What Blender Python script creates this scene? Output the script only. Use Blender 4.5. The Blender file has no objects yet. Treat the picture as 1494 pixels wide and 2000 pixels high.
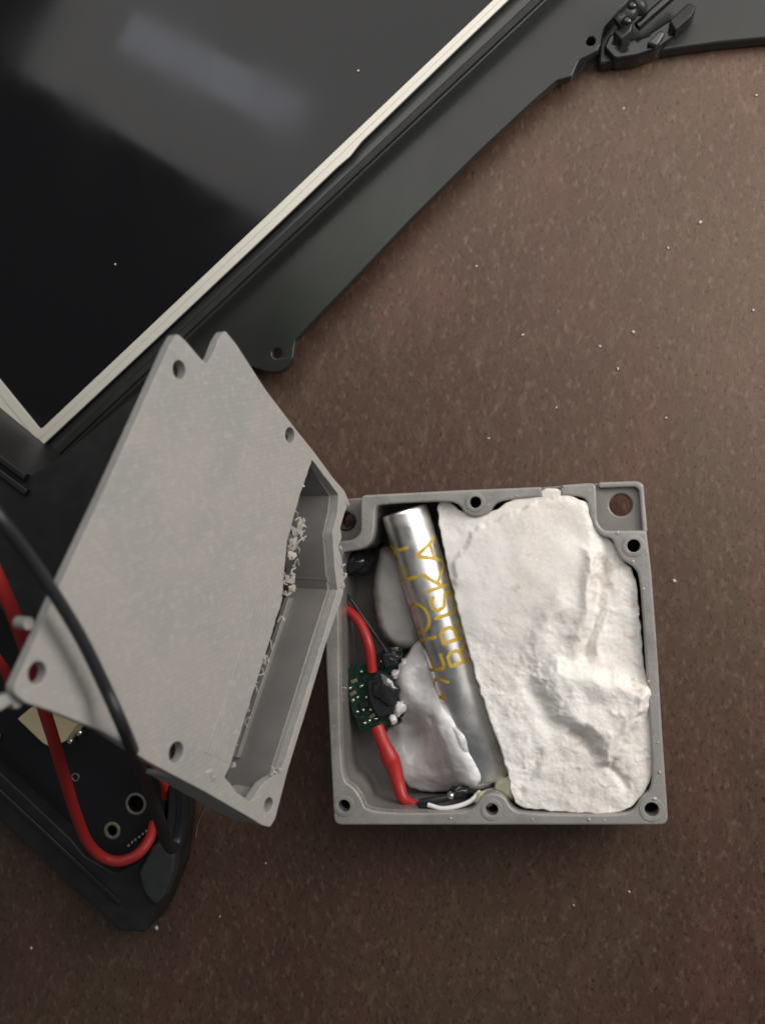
import bpy, bmesh, math, random
import numpy as np
from mathutils import Vector, Matrix, noise
random.seed(7)
scn = bpy.context.scene
COL = scn.collection
MM = 0.001

# ------------------------------------------------------------------ camera
F = 2000.0
RC = np.array([[0.982855, -0.050929, -0.177205], [0.056604, 0.998028, 0.027118], [0.175474, -0.036683, 0.9838]])
CC = np.array([45.6978, 50.917, 205.5436])          # mm
cam = bpy.data.cameras.new('camera'); camo = bpy.data.objects.new('camera', cam); COL.objects.link(camo)
m = Matrix([list(r) for r in RC.T]).to_4x4(); m.translation = Vector(CC * MM); camo.matrix_world = m
cam.sensor_fit = 'VERTICAL'; cam.sensor_height = 24.0; cam.lens = 24.0 * F / 2000.0
cam.clip_start = 0.002; cam.clip_end = 20.0
cam.dof.use_dof = True; cam.dof.focus_distance = 0.186; cam.dof.aperture_fstop = 13.0
scn.camera = camo

# ------------------------------------------------------------------ light
w = bpy.data.worlds.new('World'); scn.world = w; w.use_nodes = True
w.node_tree.nodes['Background'].inputs[0].default_value = (0.9, 0.95, 1.0, 1)
w.node_tree.nodes['Background'].inputs[1].default_value = 0.11

def area(name, corner, eu, ev, lu, lv, radiance, col):
    """one-sided lamp panel facing down: corner + two edge directions (mm)"""
    l = bpy.data.lights.new(name, 'AREA'); l.shape = 'RECTANGLE'; l.size = lu * MM; l.size_y = lv * MM
    l.color = col; l.energy = radiance * math.pi * (lu * MM) * (lv * MM)
    o = bpy.data.objects.new(name, l); COL.objects.link(o)
    x = Vector(eu).normalized(); z = x.cross(Vector(ev)).normalized()
    if z.z < 0: z = -z
    y = z.cross(x)
    mm = Matrix((x, y, z)).transposed().to_4x4()
    mm.translation = (Vector(corner) + x * lu / 2 + Vector(ev).normalized() * lv / 2) * MM
    o.matrix_world = mm
    return o
area('ceiling_lamp', (-221, 309, 300), (0.81, -0.587, 0), (0.587, 0.81, 0), 560, 440, 2.0, (1.0, 0.965, 0.93))
area('tube_lamp', (-162, 309, 293), (0.845, -0.535, 0), (0.535, 0.845, 0), 104, 20, 2.3, (0.74, 0.8, 1.0))

area('green_tint_light', (-75, 168, 290), (0.81, -0.587, 0), (0.587, 0.81, 0), 30, 24, 1.7, (0.55, 1.0, 0.35))  # added green light, placed only to tint the reflection in the flange
def side_fill(name, loc, target, size, radiance, col):
    l = bpy.data.lights.new(name, 'AREA'); l.shape = 'SQUARE'; l.size = size * MM; l.color = col; l.energy = radiance * math.pi * (size * MM) ** 2
    o = bpy.data.objects.new(name, l); COL.objects.link(o); o.location = Vector(loc) * MM
    o.rotation_euler = (Vector(target) - Vector(loc)).to_track_quat('-Z', 'Y').to_euler(); return o
side_fill('side_fill', (270, 150, 170), (40, 60, 10), 150, 9.5, (1.0, 0.95, 0.90))  # added fill from the right, no known source; brightens cover and table

scn.view_settings.view_transform = 'Standard'; scn.view_settings.look = 'None'
scn.view_settings.exposure = 0.0; scn.view_settings.gamma = 1.0
scn.render.engine = 'CYCLES'

# ------------------------------------------------------------------ helpers
def ray(px, py): return RC.T @ np.array([(px - 747) / F, -(py - 1000) / F, -1.0])
def at(px, py, z):
    d = ray(px, py); t = (z - CC[2]) / d[2]; return CC + t * d
def tag(o, label=None, cat=None, group=None, kind=None):
    if label: o['label'] = label
    if cat: o['category'] = cat
    if group: o['group'] = group
    if kind: o['kind'] = kind
    return o
def root(name, loc, label, cat, group=None):
    o = bpy.data.objects.new(name, None); COL.objects.link(o); o.location = Vector(loc) * MM
    o.empty_display_size = 0.005
    return tag(o, label, cat, group)
def link(name, me, mat, parent=None, smooth=40):
    o = bpy.data.objects.new(name, me); COL.objects.link(o)
    me.materials.clear(); me.materials.append(mat)
    if smooth:
        me.shade_smooth(); me.set_sharp_from_angle(angle=math.radians(smooth))
    if parent: o.parent = parent
    return o
def build(name, verts, faces, mat, parent=None, smooth=40, base=None):
    """verts in world mm; stored relative to the parent's location or to base"""
    off = np.array(parent.location) / MM if parent else (np.array(base, float) if base is not None else np.zeros(3))
    p = parent
    while p is not None and p.parent is not None:
        p = p.parent; off = off + np.array(p.location) / MM
    V = (np.array(verts, float) - off) * MM
    me = bpy.data.meshes.new(name); me.from_pydata(V.tolist(), [], [list(f) for f in faces]); me.update()
    o = link(name, me, mat, parent, smooth)
    if parent is None and base is not None: o.location = Vector(off * MM)
    return o
def prism_mesh(loops, z0, z1, bev=0.2, res=2):
    """filled outline with holes, rounded edges -> verts (mm), faces"""
    cu = bpy.data.curves.new('c', 'CURVE'); cu.dimensions = '2D'; cu.fill_mode = 'BOTH'
    for lp in loops:
        s = cu.splines.new('POLY'); s.points.add(len(lp) - 1); s.use_cyclic_u = True
        for q, p in zip(s.points, lp): q.co = (p[0], p[1], 0, 1)
    cu.bevel_depth = bev; cu.offset = -bev; cu.bevel_resolution = res
    cu.extrude = max((z1 - z0) / 2 - bev, 0.001)
    o = bpy.data.objects.new('c', cu); COL.objects.link(o)
    dg = bpy.context.evaluated_depsgraph_get()
    me = bpy.data.meshes.new_from_object(o.evaluated_get(dg))
    bm = bmesh.new(); bm.from_mesh(me); bmesh.ops.remove_doubles(bm, verts=bm.verts, dist=1e-4)
    bmesh.ops.recalc_face_normals(bm, faces=bm.faces)
    V = np.array([v.co[:] for v in bm.verts]); V[:, 2] += (z0 + z1) / 2
    bm.verts.index_update(); Fs = [[v.index for v in f.verts] for f in bm.faces]
    bm.free(); bpy.data.objects.remove(o); bpy.data.curves.remove(cu); bpy.data.meshes.remove(me)
    return V, Fs
def prism(name, loops, z0, z1, mat, parent=None, bev=0.2, frame=None, base=None, smooth=40):
    V, Fs = prism_mesh(loops, z0, z1, bev)
    if frame is not None:
        Mx, o = frame; V = V @ Mx.T + o
    o = build(name, V, Fs, mat, parent, smooth, base)
    md = o.modifiers.new('weighted_normal', 'WEIGHTED_NORMAL'); md.keep_sharp = True; md.weight = 100
    return o
def round_loop(pts, n=2):
    """Chaikin corner cutting (closed)"""
    P = np.array(pts, float)
    for _ in range(n):
        Q = np.roll(P, -1, 0); P = np.stack([P * .75 + Q * .25, P * .25 + Q * .75], 1).reshape(-1, 2)
    return P
def fillet(pts, r, n=5):
    """round each corner of a closed loop by radius r (scalar or list)"""
    P = np.array(pts, float); out = []; N = len(P)
    for i in range(N):
        a, b, c = P[i - 1], P[i], P[(i + 1) % N]
        ri = r[i] if hasattr(r, '__len__') else r
        u = a - b; v = c - b; lu, lv = np.linalg.norm(u), np.linalg.norm(v)
        d = min(ri, lu * .45, lv * .45)
        if d < 1e-6: out.append(b); continue
        p0 = b + u / lu * d; p1 = b + v / lv * d
        for k in range(n + 1):
            t = k / n; out.append((1 - t) ** 2 * p0 + 2 * t * (1 - t) * b + t * t * p1)
    return np.array(out)
def circ(c, r, n=24): return np.array([[c[0] + r * math.cos(2 * math.pi * k / n), c[1] + r * math.sin(2 * math.pi * k / n)] for k in range(n)])
def px2(pts, z): return np.array([at(p[0], p[1], z)[:2] for p in pts])
def catmull(P, n=10):
    P = np.array(P, float); P = np.vstack([2 * P[0] - P[1], P, 2 * P[-1] - P[-2]]); out = []
    for i in range(1, len(P) - 2):
        for k in range(n):
            t = k / n; a, b, c, d = P[i - 1:i + 3]
            out.append(.5 * ((2 * b) + (c - a) * t + (2 * a - 5 * b + 4 * c - d) * t * t + (-a + 3 * b - 3 * c + d) * t ** 3))
    out.append(P[-2]); return np.array(out)
def tube_geo(path, rad, seg=14, cap=True, wob=0.0):
    P = np.array(path, float); N = len(P)
    R_ = np.full(N, rad) if not hasattr(rad, '__len__') else np.interp(np.linspace(0, 1, N), np.linspace(0, 1, len(rad)), rad)
    T = np.gradient(P, axis=0); T /= np.linalg.norm(T, axis=1)[:, None]
    up = np.array([0, 0, 1.0]) if abs(T[0][2]) < .9 else np.array([1.0, 0, 0]); V = []; Fs = []
    nrm = np.cross(T[0], up); nrm /= np.linalg.norm(nrm)
    for i in range(N):
        nrm = nrm - T[i] * (nrm @ T[i]); nrm /= np.linalg.norm(nrm); bi = np.cross(T[i], nrm)
        for k in range(seg):
            a = 2 * math.pi * k / seg
            rr = R_[i] * (1 + wob * noise.noise(Vector(P[i] * .6 + nrm * math.cos(a) + bi * math.sin(a))))
            V.append(P[i] + (nrm * math.cos(a) + bi * math.sin(a)) * rr)
    for i in range(N - 1):
        for k in range(seg):
            k2 = (k + 1) % seg; Fs.append([i * seg + k, i * seg + k2, (i + 1) * seg + k2, (i + 1) * seg + k])
    if cap:
        Fs.append(list(range(seg))[::-1]); Fs.append([(N - 1) * seg + k for k in range(seg)])
    return V, Fs
def tube(name, path, rad, mat, parent=None, seg=14, base=None, wob=0.0):
    V, Fs = tube_geo(path, rad, seg, True, wob); return build(name, V, Fs, mat, parent, 50, base)
def pxpath(pts): return [at(*p) for p in pts]
def blob(name, c, r, mat, parent=None, amp=.25, freq=.8, sub=3, rot=0.0, base=None, seed=0, smooth=170):
    bm = bmesh.new(); bmesh.ops.create_icosphere(bm, subdivisions=sub, radius=1.0)
    V = []
    for v in bm.verts:
        p = v.co.copy(); d = 1 + amp * noise.fractal(p * freq * 2 + Vector((seed * 3.1, seed, 0)), 1.0, 2.0, 3)
        q = Vector((p.x * r[0], p.y * r[1], p.z * r[2])) * d; q.rotate(Matrix.Rotation(rot, 3, 'Z'))
        V.append(np.array(c) + np.array(q))
    bm.verts.index_update(); Fs = [[v.index for v in f.verts] for f in bm.faces]; bm.free()
    return build(name, V, Fs, mat, parent, smooth, base)
def seg_dist(X, Y, a, b):
    ax, ay = a; dx, dy = b[0] - ax, b[1] - ay; L = dx * dx + dy * dy + 1e-9
    t = np.clip(((X - ax) * dx + (Y - ay) * dy) / L, 0, 1)
    return np.hypot(X - ax - t * dx, Y - ay - t * dy)
def line_dist(X, Y, pts): return np.min([seg_dist(X, Y, pts[i], pts[i + 1]) for i in range(len(pts) - 1)], 0)
def sdf(X, Y, poly):
    """positive inside"""
    P = list(poly); n = len(P); d = np.full(X.shape, 1e9); ins = np.zeros(X.shape, bool)
    for i in range(n):
        a, b = P[i], P[(i + 1) % n]; d = np.minimum(d, seg_dist(X, Y, a, b))
        c = ((a[1] > Y) != (b[1] > Y)) & (X < (b[0] - a[0]) * (Y - a[1]) / (b[1] - a[1] + 1e-12) + a[0]); ins ^= c
    return np.where(ins, d, -d)
def sstep(x, a, b):
    t = np.clip((x - a) / (b - a), 0, 1); return t * t * (3 - 2 * t)
def height_mass(name, poly, hfun, zbase, step, edge, mat, parent=None, zref=16, base=None, smooth=80, grow=0):
    """a lump with a true height field over an outline"""
    poly = round_loop(poly, 2); x0, y0 = poly.min(0) - 4 - grow; x1, y1 = poly.max(0) + 4 + grow
    gx = np.arange(x0, x1 + step, step); gy = np.arange(y0, y1 + step, step); X, Y = np.meshgrid(gx, gy)
    jx = np.array([noise.noise(Vector((x * .06, y * .06, 5))) for x, y in zip(X.ravel(), Y.ravel())]).reshape(X.shape)
    D = sdf(X, Y, poly) + jx * 3.0 + grow
    Z = zbase + (hfun(X, Y) - zbase) * np.sqrt(np.clip(1 - (1 - np.clip(D / edge, 0, 1)) ** 2, 0, 1))
    nx = X.shape[1]; V = []
    for i in range(X.shape[0]):
        for j in range(nx):
            w = at(X[i, j], Y[i, j], zref); V.append((w[0], w[1], Z[i, j]))
    Fs = []
    for i in range(X.shape[0] - 1):
        for j in range(nx - 1):
            if max(D[i, j], D[i + 1, j], D[i, j + 1], D[i + 1, j + 1]) > 0:
                Fs.append([i * nx + j, (i + 1) * nx + j, (i + 1) * nx + j + 1, i * nx + j + 1])
    used = sorted({k for f in Fs for k in f}); mp = {k: i for i, k in enumerate(used)}
    return build(name, [V[k] for k in used], [[mp[k] for k in f] for f in Fs], mat, parent, smooth, base)
def fbm(X, Y, s, seed=0, oct=4):
    return np.array([noise.fractal(Vector((x * s, y * s, seed)), 1.0, 2.0, oct) for x, y in zip(X.ravel(), Y.ravel())]).reshape(X.shape)

# ------------------------------------------------------------------ materials
def mat(name, col, rough=.5, metal=0.0, spec=.5, bump=None, var=None, coat=0.0, sub=0.0, trans=0.0, stretch=None):
    """bump: (scale, strength, distance mm); var: list of (scale, colour2, lo, hi) noise mixes"""
    M = bpy.data.materials.new(name); M.use_nodes = True; nt = M.node_tree; N = nt.nodes; L = nt.links
    b = N['Principled BSDF']; b.inputs['Base Color'].default_value = (*col, 1); b.inputs['Roughness'].default_value = rough
    b.inputs['Metallic'].default_value = metal; b.inputs['Specular IOR Level'].default_value = spec
    b.inputs['Coat Weight'].default_value = coat; b.inputs['Coat Roughness'].default_value = .08
    if sub: b.inputs['Subsurface Weight'].default_value = sub; b.inputs['Subsurface Radius'].default_value = (1, .9, .8); b.inputs['Subsurface Scale'].default_value = .0012
    if trans: b.inputs['Transmission Weight'].default_value = trans
    tc = N.new('ShaderNodeTexCoord'); src = tc.outputs['Object']
    if stretch:
        mp = N.new('ShaderNodeMapping'); L.new(src, mp.inputs[0]); mp.inputs['Scale'].default_value = stretch[0]; mp.inputs['Rotation'].default_value = stretch[1]; src = mp.outputs[0]
    prev = None
    for sc, c2, lo, hi in (var or []):
        n = N.new('ShaderNodeTexNoise'); n.inputs['Scale'].default_value = sc; n.inputs['Detail'].default_value = 6; n.inputs['Roughness'].default_value = .6; L.new(src, n.inputs['Vector'])
        r = N.new('ShaderNodeMapRange'); r.inputs[1].default_value = lo; r.inputs[2].default_value = hi; L.new(n.outputs['Fac'], r.inputs[0])
        mx = N.new('ShaderNodeMix'); mx.data_type = 'RGBA'; L.new(r.outputs[0], mx.inputs['Factor'])
        if prev: L.new(prev, mx.inputs['A'])
        else: mx.inputs['A'].default_value = (*col, 1)
        mx.inputs['B'].default_value = (*c2, 1); prev = mx.outputs['Result']
    if prev: L.new(prev, b.inputs['Base Color'])
    hb = None
    for sc, st, di in (bump or []):
        n = N.new('ShaderNodeTexNoise'); n.inputs['Scale'].default_value = sc; n.inputs['Detail'].default_value = 5; L.new(src, n.inputs['Vector'])
        u = N.new('ShaderNodeBump'); u.inputs['Strength'].default_value = st; u.inputs['Distance'].default_value = di * MM; L.new(n.outputs['Fac'], u.inputs['Height'])
        if hb: L.new(hb, u.inputs['Normal'])
        hb = u.outputs['Normal']
    if hb: L.new(hb, b.inputs['Normal'])
    return M
M = {}
M['table'] = mat('brown_table', (.060, .029, .0215), .42, spec=.65, bump=[(2400, .25, .12), (700, .15, .2)],
                 var=[(16, (.070, .043, .028), .42, .6), (48, (.095, .043, .034), .5, .7), (330, (.10, .066, .046), .52, .74), (900, (.15, .10, .076), .54, .74), (1500, (.018, .0095, .007), .54, .7)],
                 stretch=((1, .5, 1), (0, 0, math.radians(-35))))
M['table'].node_tree.nodes['Principled BSDF'].inputs['Specular Tint'].default_value = (1, .82, .70, 1)
# sparse pale dust specks in the table top
nt = M['table'].node_tree; N = nt.nodes; L = nt.links; b = N['Principled BSDF']
vo = N.new('ShaderNodeTexVoronoi'); vo.inputs['Scale'].default_value = 130; tc = N.new('ShaderNodeTexCoord'); L.new(tc.outputs['Object'], vo.inputs['Vector'])
cmpn = N.new('ShaderNodeMapRange'); cmpn.inputs[1].default_value = .045; cmpn.inputs[2].default_value = .02; L.new(vo.outputs['Distance'], cmpn.inputs[0])
sep = N.new('ShaderNodeSeparateColor'); L.new(vo.outputs['Color'], sep.inputs[0])
gt = N.new('ShaderNodeMath'); gt.operation = 'GREATER_THAN'; gt.inputs[1].default_value = .93; L.new(sep.outputs[0], gt.inputs[0])
mul = N.new('ShaderNodeMath'); mul.operation = 'MULTIPLY'; L.new(cmpn.outputs[0], mul.inputs[0]); L.new(gt.outputs[0], mul.inputs[1])
mx = N.new('ShaderNodeMix'); mx.data_type = 'RGBA'; src = b.inputs['Base Color'].links[0].from_socket
L.new(mul.outputs[0], mx.inputs['Factor']); L.new(src, mx.inputs['A']); mx.inputs['B'].default_value = (.5, .45, .4, 1); L.new(mx.outputs['Result'], b.inputs['Base Color'])

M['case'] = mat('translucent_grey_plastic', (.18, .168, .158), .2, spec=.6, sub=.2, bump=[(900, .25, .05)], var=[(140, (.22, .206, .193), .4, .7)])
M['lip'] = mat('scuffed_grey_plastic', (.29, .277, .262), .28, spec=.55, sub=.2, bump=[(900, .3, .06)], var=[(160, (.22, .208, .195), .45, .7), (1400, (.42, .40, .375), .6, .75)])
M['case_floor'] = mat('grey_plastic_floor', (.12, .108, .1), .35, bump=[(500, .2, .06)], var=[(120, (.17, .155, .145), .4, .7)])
M['cover'] = mat('printed_grey_plastic', (.325, .310, .29), .55, spec=.4, bump=[(1400, .35, .05)], var=[(60, (.285, .283, .272), .42, .62), (900, (.385, .366, .342), .5, .8)])
M['scrap'] = mat('frayed_print_scrap', (.43, .405, .365), .45, bump=[(2500, .6, .1)], var=[(900, (.32, .30, .27), .4, .6)])
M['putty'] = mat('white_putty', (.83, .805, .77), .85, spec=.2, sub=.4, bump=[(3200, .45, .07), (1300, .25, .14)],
                 var=[(45, (.74, .69, .64), .42, .62), (230, (.58, .50, .41), .60, .74), (1500, (.88, .86, .83), .5, .8)])
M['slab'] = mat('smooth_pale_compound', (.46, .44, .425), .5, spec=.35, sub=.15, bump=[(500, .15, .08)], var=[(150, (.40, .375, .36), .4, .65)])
M['glue'] = mat('white_glue', (.80, .785, .78), .2, spec=.55, sub=.35, bump=[(420, .1, .12)], var=[(110, (.68, .65, .64), .4, .62)])
M['clear_glue'] = mat('dried_clear_glue', (.55, .55, .53), .18, spec=.6, sub=.2, bump=[(700, .4, .2)], var=[(500, (.72, .72, .7), .5, .7)])
M['yellow_glue'] = mat('yellowish_glue', (.62, .58, .42), .35, sub=.25, bump=[(800, .3, .2)], var=[(300, (.70, .68, .58), .4, .7)])
M['steel'] = mat('brushed_aluminium', (.86, .84, .815), .36, metal=1.0, bump=[(900, .12, .05), (160, .12, .25)], var=[(200, (.62, .60, .585), .45, .75), (700, (.45, .43, .42), .62, .74)], stretch=((1, 1, 1), (0, 0, 0)))
M['ink'] = mat('mustard_ink', (.50, .33, .035), .5, var=[(900, (.60, .42, .06), .4, .7), (1600, (.62, .56, .42), .6, .72)])
M['black_gloss'] = mat('black_gloss_plastic', (.012, .012, .013), .13, spec=.55, bump=[(60, .03, .3)])
M['black_wall'] = mat('black_satin_plastic', (.03, .032, .03), .27, spec=.6, bump=[(900, .08, .04)])
M['flange'] = mat('smoky_black_gloss', (.018, .0188, .0175), .22, spec=.40, bump=[(40, .05, .4)], var=[(30, (.023, .0245, .022), .4, .65)])
M['black_matte'] = mat('black_matte_plastic', (.012, .012, .012), .5, spec=.35, bump=[(1200, .3, .05)], var=[(300, (.02, .02, .02), .4, .7)])
M['grey_black'] = mat('dark_grey_plastic', (.024, .026, .027), .4, spec=.4, bump=[(600, .3, .08)], var=[(200, (.038, .04, .04), .4, .7)])
M['glass'] = mat('screen_glass', (.006, .006, .007), .05, spec=.32)
M['bezel'] = mat('champagne_metal', (.64, .61, .54), .36, metal=.25, bump=[(1500, .15, .03)])
M['wire_red'] = mat('red_silicone', (.40, .022, .02), .42, spec=.45, bump=[(700, .1, .05)])
M['wire_black'] = mat('black_silicone', (.016, .017, .02), .42, spec=.5, bump=[(700, .1, .05)])
M['wire_white'] = mat('white_silicone', (.75, .74, .72), .35)
M['pcb_green'] = mat('green_board', (.004, .028, .014), .25, spec=.6, bump=[(1200, .4, .08)], var=[(700, (.008, .06, .03), .45, .65)])
M['pcb_black'] = mat('black_board', (.009, .009, .011), .4, spec=.4, bump=[(900, .15, .05)])
M['chip'] = mat('black_chip', (.018, .019, .022), .35, bump=[(900, .3, .08)])
M['solder'] = mat('solder', (.75, .74, .71), .22, metal=1.0, bump=[(900, .3, .1)])
M['gold'] = mat('tinned_copper_ring', (.36, .32, .23), .38, metal=.8)
M['cream'] = mat('cream_nylon', (.60, .50, .31), .5, spec=.35)
M['crumb'] = mat('white_crumb', (.56, .52, .47), .7, bump=[(2500, .4, .1)])
M['tar'] = mat('glossy_black_resin', (.02, .02, .024), .12, spec=.6, bump=[(500, .5, .25)])
def smudge(M_, scale, lo, hi):
    nt = M_.node_tree; N = nt.nodes; L = nt.links
    tc = N.new('ShaderNodeTexCoord'); n = N.new('ShaderNodeTexNoise'); n.inputs['Scale'].default_value = scale; n.inputs['Detail'].default_value = 7; n.inputs['Distortion'].default_value = .8
    L.new(tc.outputs['Object'], n.inputs['Vector']); r = N.new('ShaderNodeMapRange'); r.inputs[1].default_value = .35; r.inputs[2].default_value = .7; r.inputs[3].default_value = lo; r.inputs[4].default_value = hi
    L.new(n.outputs['Fac'], r.inputs[0]); L.new(r.outputs[0], N['Principled BSDF'].inputs['Roughness'])
smudge(M['glass'], 28, .045, .15); smudge(M['flange'], 35, .16, .34); smudge(M['steel'], 150, .26, .5); smudge(M['lip'], 220, .18, .45); smudge(M['wire_red'], 300, .35, .6)
def layer_lines(M_, scale, angle, strength):
    nt = M_.node_tree; N = nt.nodes; L = nt.links; b = N['Principled BSDF']
    tc = N.new('ShaderNodeTexCoord'); mp = N.new('ShaderNodeMapping'); L.new(tc.outputs['UV'] if False else tc.outputs['Object'], mp.inputs[0]); mp.inputs['Rotation'].default_value = angle
    wv = N.new('ShaderNodeTexWave'); wv.inputs['Scale'].default_value = scale; wv.inputs['Distortion'].default_value = 1.2; wv.inputs['Detail'].default_value = 2; wv.inputs['Detail Scale'].default_value = 3; L.new(mp.outputs[0], wv.inputs['Vector'])
    u = N.new('ShaderNodeBump'); u.inputs['Strength'].default_value = strength; u.inputs['Distance'].default_value = .06 * MM; L.new(wv.outputs['Fac'], u.inputs['Height'])
    if b.inputs['Normal'].links: L.new(b.inputs['Normal'].links[0].from_socket, u.inputs['Normal'])
    L.new(u.outputs['Normal'], b.inputs['Normal'])
layer_lines(M['cover'], 480, (0, 0, math.radians(62)), .2)

# ------------------------------------------------------------------ table
o = build('table', [(-700, -700, 0), (800, -700, 0), (800, 800, 0), (-700, 800, 0)], [[0, 1, 2, 3]], M['table'], None, 0)
tag(o, 'dark brown mottled table top dusted with pale specks', 'table', kind='structure')

# ------------------------------------------------------------------ open case (right)
ZR = 18.0
case = root('plastic_case', (30, 30, 0), 'open square grey plastic case filled with white putty and a silver tube', 'case')
outer_px = [(652, 1612), (1305, 1612), (1292, 1420), (1281, 1240), (1271, 1110), (1262, 1036), (1178, 1036), (1166, 1020), (1163, 942), (1098, 947), (1050, 951), (901, 957), (704, 967), (704, 1040), (690, 1054), (632, 1060), (636, 1290)]
outer = fillet(px2(outer_px, ZR), [1.6, 1.6, 2, 2, 2, .6, 1.2, 1.2, 1.2, .5, .5, .5, 1.2, 1.4, 1.2, .8, 2])
inner_px = [(662, 1250), (663, 1400), (668, 1525), (690, 1537), (706, 1560), (716, 1588), (905, 1588), (928, 1578), (938, 1556), (962, 1548), (986, 1556), (996, 1578), (1020, 1590),
            (1210, 1592), (1240, 1583), (1252, 1556), (1276, 1540), (1268, 1400), (1258, 1240), (1250, 1130), (1240, 1108), (1214, 1094), (1201, 1070), (1197, 1052), (1172, 1046), (1158, 1028), (1149, 1000), (1147, 976), (1130, 969), (1100, 968),
            (1056, 970), (985, 977), (966, 984), (956, 1002), (932, 1012), (908, 1004), (896, 984), (870, 978), (742, 985), (732, 992), (731, 1046), (716, 1070), (690, 1076), (660, 1080)]
inner = round_loop(px2(inner_px, ZR), 2)
holes_px = [(672, 1574, 12), (960, 1581, 12), (1272, 1581, 13), (1237, 1066, 12), (928, 981, 11)]
def sc(z): return (CC[2] - z) / F / abs(ray(747, 1000)[2])       # approximate mm per pixel
holes = [circ(at(h[0], h[1], ZR)[:2], h[2] * sc(ZR), 20) for h in holes_px]
prism('case_floor', [outer], 0.1, 2.0, M['case_floor'], case, .4)
prism('wall', [outer, inner] + holes, 2.05, 15.6, M['case'], case, .15)
# raised lip with a gap in the far side where the rim is cut low
def split_lip():
    O = np.array(outer); I = np.array(inner)
    gR = at(1098, 956, ZR)[:2]; gL = at(1056, 960, ZR)[:2]
    def idx(P, q): return int(np.argmin(np.hypot(*(P - q).T)))
    oR, oL = idx(O, gR), idx(O, gL); iR, iL = idx(I, gR), idx(I, gL)
    # direction of both loops: BL -> BR -> TR -> TL ; lip runs from gap left round to gap right
    def run(P, a, b):
        out = [P[a]]; k = a
        while k != b: k = (k + 1) % len(P); out.append(P[k])
        return out
    ro = run(O, oL, oR); ri = run(I, iL, iR)
    return np.array(ro + ri[::-1])
lip = split_lip()
prism('rim_lip', [lip] + holes, 15.65, ZR, M['lip'], case, .4)
# corner mounting tabs, lower than the rim
tabR = fillet(px2([(1158, 944), (1256, 940), (1263, 1046), (1160, 1042)], 11.5), [.3, 1.8, .3, .3])
tr_ = prism('mounting_tab', [tabR, circ(at(1212, 986, 11.5)[:2], 2.1, 28)], 5, 11.5, M['case'], case, .3)
rimR = fillet(px2([(1168, 942), (1244, 939), (1256, 946), (1264, 1040), (1254, 1040), (1247, 957), (1240, 951), (1168, 953)], 12.6), .5)
prism('tab_rim', [rimR], 11.4, 12.8, M['lip'], tr_, .35)
tabL = fillet(px2([(628, 978), (706, 972), (706, 1056), (628, 1062)], 11.5), [1.6, .3, .3, .3])
tl_ = prism('mounting_tab', [tabL, circ(at(676, 1016, 11.5)[:2], 1.5, 28)], 5, 11.5, M['case'], case, .25)
ringc = at(676, 1016, 11.6)
tube('grommet', [ringc + np.array([1.75 * math.cos(a), 1.75 * math.sin(a), 0]) for a in np.linspace(0, 2 * math.pi, 33)], .28, M['tar'], tl_, 8)
# raised collars round the screw holes
for h in holes_px:
    c = at(h[0], h[1], ZR)
    r = h[2] * sc(ZR)
    prism('screw_collar', [circ(c[:2], r * 1.75, 24), circ(c[:2], r, 24)], ZR - .5, ZR + .12, M['lip'], case, .1)

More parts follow.
